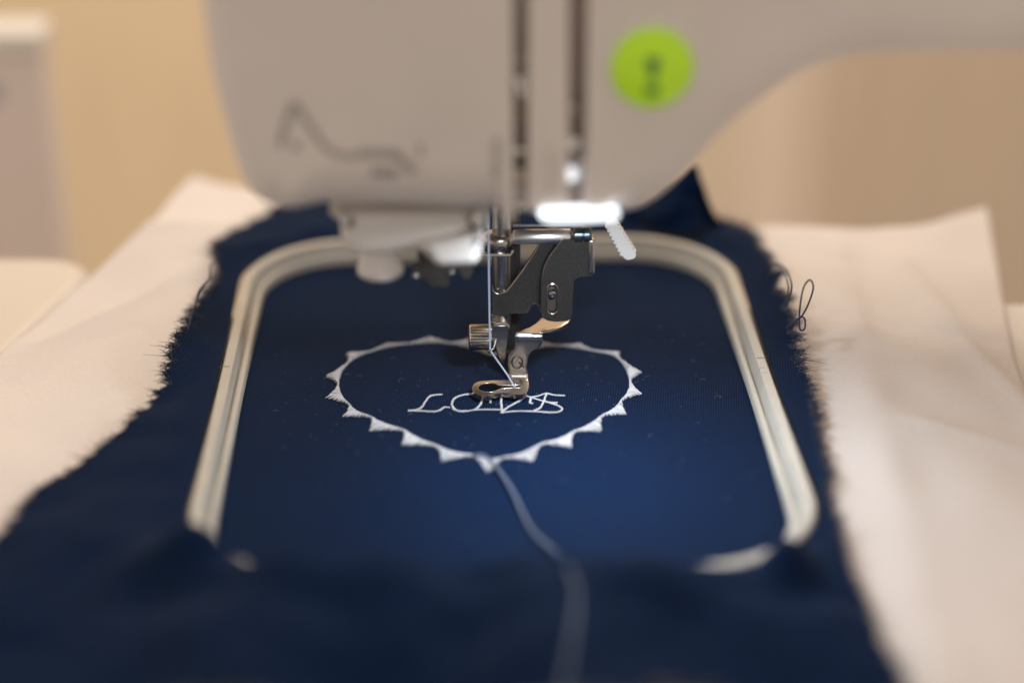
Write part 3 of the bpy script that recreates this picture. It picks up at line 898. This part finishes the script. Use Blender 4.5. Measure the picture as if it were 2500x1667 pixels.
# needle clamp with its screw
cl = [k1y(u, v_, 8.0) for u, v_ in [(1242, 912), (1300, 918), (1345, 915), (1358, 940), (1356, 1040), (1345, 1130), (1338, 1180), (1325, 1200), (1305, 1202), (1290, 1185), (1272, 1120), (1252, 1040), (1242, 980)]]
b = MB(); b.plate([xz(cl)], 7.6, 11.2, Yfn); ncl = bevel(b.build('needle_clamp', M['steel'], mach), 0.5, 3)
hk = [k1y(u, v_, 8.6) for u, v_ in [(1238, 858), (1240, 890), (1252, 908), (1290, 914), (1340, 912), (1352, 925), (1352, 950), (1300, 935), (1244, 930), (1236, 940)]]
b = MB(); b.tube([k1y(u, v_, 7.4) for u, v_ in [(1240, 850), (1238, 880), (1246, 902), (1270, 912), (1310, 908), (1340, 912), (1356, 928), (1360, 950)]], 0.28, 8); b.build('clamp_rim', M['steel'], ncl)
b = MB(); b.tube([k1y(u, v_, 7.7) for u, v_ in [(1240, 900), (1241, 980), (1255, 1050)]], 0.3, 8); b.build('clamp_edge', M['steel'], ncl)
p, q = k1y(1070, 1010, 8.5), k1y(1236, 1010, 8.5); L_ = q[0] - p[0]; rsz = 88 / 2.94 / 11.8
b = MB(); v = []; f = []
prof = [(rsz * 0.80, 0.0), (rsz * 0.97, 0.18), (rsz, 0.5), (rsz, L_ - 0.5), (rsz * 0.92, L_ - 0.1), (rsz * 0.6, L_)]
sides = 60
for r, h in prof:
    for k in range(sides):
        kn = 1 + (0.05 if (0.3 < h < L_ - 0.3) and k % 2 else 0)
        a = 2 * math.pi * k / sides; v.append((p[0] + h, 8.5 + r * kn * math.cos(a), p[2] + r * kn * math.sin(a)))
for i in range(len(prof) - 1):
    for k in range(sides):
        f.append([i * sides + k, i * sides + (k + 1) % sides, (i + 1) * sides + (k + 1) % sides, (i + 1) * sides + k])
f.append(list(range(sides))[::-1]); f.append([(len(prof) - 1) * sides + k for k in range(sides)])
b.add(v, f); scw = b.build('clamp_thumbscrew', M['steel'], ncl, angle=30)
b = MB(); b.tube([(p[0] + 0.35, 8.5 + (rsz + 0.02) * math.cos(a), p[2] + (rsz + 0.02) * math.sin(a)) for a in np.linspace(0, 2 * math.pi, 40)], 0.14, 6); b.build('screw_rim', M['chrome'], scw)
b = MB(); b.tube([(q[0] - 0.2, 8.5 + rsz * 1.0 * math.cos(a), q[2] + rsz * 1.0 * math.sin(a)) for a in np.linspace(0, 2 * math.pi, 40)], 0.2, 6); b.build('screw_rim', M['chrome'], scw)
b = MB(); b.box((p[0] - 0.08, 8.5 - rsz * 0.9, p[2] - 0.3), (p[0] + 0.2, 8.5 + rsz * 0.9, p[2] + 0.3)); b.build('screw_slot', M['cavity'], scw, smooth=False)

# --- embroidery foot
rows = []
def rowz(l, r, z): rows.append((k1z(*l, z), k1z(*r, z)))
def rowy(l, r, y): rows.append((k1y(*l, y), k1y(*r, y)))


ZT = 11.6
rowz((1640, 862), (1800, 880), ZT); rowz((1592, 872), (1785, 902), ZT); rowz((1560, 905), (1740, 932), ZT); rowz((1510, 937), (1680, 955), ZT); rowz((1450, 958), (1635, 970), ZT); rowz((1412, 972), (1603, 978), ZT)
rowy((1406, 986), (1598, 990), 5.15); rowy((1405, 1003), (1600, 1003), 4.8); rowy((1405, 1045), (1602, 1045), 4.8); rowy((1404, 1075), (1590, 1070), 4.9); rowy((1400, 1095), (1560, 1090), 4.95); rowy((1380, 1118), (1522, 1110), 5.0); rowy((1356, 1145), (1504, 1140), 5.05); rowy((1351, 1180), (1494, 1180), 5.1); rowy((1352, 1230), (1492, 1230), 5.15); rowy((1357, 1268), (1494, 1268), 5.2)
rowy((1361, 1283), (1497, 1283), 5.0); rowz((1362, 1297), (1497, 1297), 2.0); rowz((1362, 1320), (1497, 1320), 1.9); rowz((1362, 1345), (1497, 1345), 1.85)
v = []; f = []; NW = 6
for l, r in rows:
    for k in range(NW + 1): v.append(np.array(l) * (1 - k / NW) + np.array(r) * k / NW)
for j in range(len(rows) - 1):
    for k in range(NW): f.append([j * (NW + 1) + k, j * (NW + 1) + k + 1, (j + 1) * (NW + 1) + k + 1, (j + 1) * (NW + 1) + k])
foot = obj('embroidery_foot', v, f, M['steel'], mach, angle=60)
sm = foot.modifiers.new('thickness', 'SOLIDIFY'); sm.thickness = 0.8 * MM; sm.offset = -1
bevel(foot, 0.2, 2); foot.data.materials.append(M['chrome']); foot.modifiers['bevel'].material = 1  # chrome bevel paints bright highlight lines onto the foot's edges
ZR = 1.9
ro = spline([k1z(u, v_, ZR)[:2] for u, v_ in [(1497, 1318), (1498, 1375), (1488, 1402), (1460, 1416), (1400, 1418), (1310, 1404), (1250, 1416), (1190, 1428), (1135, 1420), (1100, 1395), (1096, 1370), (1112, 1342), (1150, 1326), (1230, 1319), (1320, 1317), (1365, 1314), (1430, 1308)]], 5, closed=True)
rh = spline([k1z(u, v_, ZR)[:2] for u, v_ in [(1440, 1352), (1445, 1362), (1436, 1370), (1360, 1372), (1300, 1379), (1270, 1394), (1215, 1402), (1160, 1394), (1138, 1373), (1160, 1347), (1210, 1337), (1264, 1340), (1290, 1353), (1370, 1353)]], 4, closed=True)
b = MB(); b.plate([[tuple(p) for p in ro], [tuple(p) for p in rh]], 0.85, ZR, Zfn); fr_ = bevel(b.build('foot_ring', M['steel'], foot, angle=45), 0.36, 4); fr_.data.materials.append(M['chrome']); fr_.modifiers['bevel'].material = 1  # chrome bevel again, highlight line put into the ring's rim colour
b = MB(); b.tube([(p[0], p[1], ZR - 0.05) for p in list(rh) + [rh[0]]], 0.14, 8); b.build('ring_lip', M['steel'], foot, angle=60)
b = MB(); b.tube([k3y(1020 + 80 * math.cos(a), 848 + 92 * math.sin(a), 5.08 - 0.1) for a in np.linspace(0.9, 0.9 + 2 * math.pi, 30)], 0.17, 8); b.tube([k3y(u, v_, 4.97) for u, v_ in ((1050, 850), (1085, 885), (1128, 925))], 0.17, 8)
b.build('stamped_letter_q', mat('stamped_groove', (0.10, 0.09, 0.08), 0.35, metal=0.8), foot, angle=60)

# ================================================================== UPPER THREAD
pth = [dy(1121, 470, 3.5), dy(1122, 540, 3.5), dy(1123, 640, 3.5), dy(1124.5, 760, 3.5), dy(1125.5, 800, 3.5), dy(1127, 806, 3.4), dy(1140, 825, 2.8), dy(1165, 860, 1.4)]
e_ = k1z(1408, 1380, 1.2)
pth += [np.array(pth[-1]) * 0.4 + e_ * 0.6, e_, e_ + np.array([0.1, 0.3, -1.3])]
nt_ = MB(); nt_.tube([p for p in pth], 0.2, 8)
nto = nt_.build('needle_thread', M['thread_grey'], None, angle=0, origin=tuple(e_))
tag(nto, 'pale taut upper thread running down past the needle clamp into the metal foot', 'thread')
b = MB(); c = dy(1124.5, 803, 5); b.tube([(c[0] + 1.6, 8.2, c[2] + 1.2), (c[0] + 0.8, 5, c[2] + 0.2), (c[0] - 0.3, 3.6, c[2]), (c[0] - 0.35, 3.2, c[2] + 0.5), (c[0] + 0.2, 3.2, c[2] + 0.9)], 0.2, 8)
b.build('thread_hook', M['chrome'], ncl, angle=60)

# ================================================================== EMBROIDERY UNIT AND BOX AT LEFT
cr = dz(248, 576, 1.6)
unit = thing('embroidery_unit', (cr[0] - 80, 0, -91.8), 'glossy white plastic corner of the embroidery unit poking out left of the stabilizer', 'sewing accessory')
ol = roundpoly([(cr[0] - 190, -150), (cr[0] - 52, -150), (cr[0] + 4.0, cr[1] + 0.5), (cr[0] - 190, cr[1] + 1.5)], [20, 26, 24, 20], 12)
vv = []; ff = []; mU = len(ol); rU = 6.0; ce = np.mean(np.array(ol), 0)
P = np.array(ol); a2 = sum(P[i][0] * P[(i + 1) % mU][1] - P[(i + 1) % mU][0] * P[i][1] for i in range(mU))
if a2 < 0: P = P[::-1]
nr = []
for i in range(mU):
    d1 = P[i] - P[i - 1]; d2 = P[(i + 1) % mU] - P[i]
    n1 = np.array([-d1[1], d1[0]]) / (np.linalg.norm(d1) + 1e-9); n2 = np.array([-d2[1], d2[0]]) / (np.linalg.norm(d2) + 1e-9); q = n1 + n2; nr.append(q / np.linalg.norm(q))
vv += [(p[0], p[1], -91.8) for p in P]
SEG = 8
for k in range(SEG + 1):
    a = math.pi / 2 * k / SEG
    for i in range(mU):
        q = P[i] + nr[i] * rU * (1 - math.cos(a)); vv.append((q[0], q[1], 1.6 - rU * (1 - math.sin(a))))
for i in range(mU):
    q = P[i] + nr[i] * (rU + 0.4); vv.append((q[0], q[1], 1.6))
for j in range(SEG + 2):
    for i in range(mU):
        i2 = (i + 1) % mU; ff.append([j * mU + i, j * mU + i2, (j + 1) * mU + i2, (j + 1) * mU + i])
ff.append([(SEG + 2) * mU + i for i in range(mU)]); ff.append(list(range(mU))[::-1])
glossy = mat('glossy_white_plastic', (0.66, 0.63, 0.60), 0.16, spec=0.6, coat=1.0)
obj('unit_housing', vv, ff, glossy, unit, angle=50)

bx = dy(78, 60, 190); bt = dy(60, 74, 190)
boxr = thing('plastic_panel', (bx[0] - 60, 190, -91.8), 'blurred pinkish white upright panel standing at the far left behind the embroidery unit', 'panel')
b = MB(); b.box((bx[0] - 130, 190, -91.8), (bx[0] + 1, 204, bt[2] - 6)); bevel(b.build('panel_body', M['box'], boxr, smooth=False), 2.5, 4)
b = MB(); b.box((bx[0] - 132, 188.5, bt[2] - 6.2), (bx[0] + 2, 205.5, bt[2])); bevel(b.build('top_rail', M['white'], boxr, smooth=False), 1.5, 4)
b = MB(); p = dy(0, 215, 189.8); b.box((p[0] - 6, 189.6, p[2] - 3), (p[0] + 0.3, 189.9, p[2] + 3)); b.build('printed_mark', mat('blue_grey_print', (0.45, 0.46, 0.52), 0.6), boxr, smooth=False)
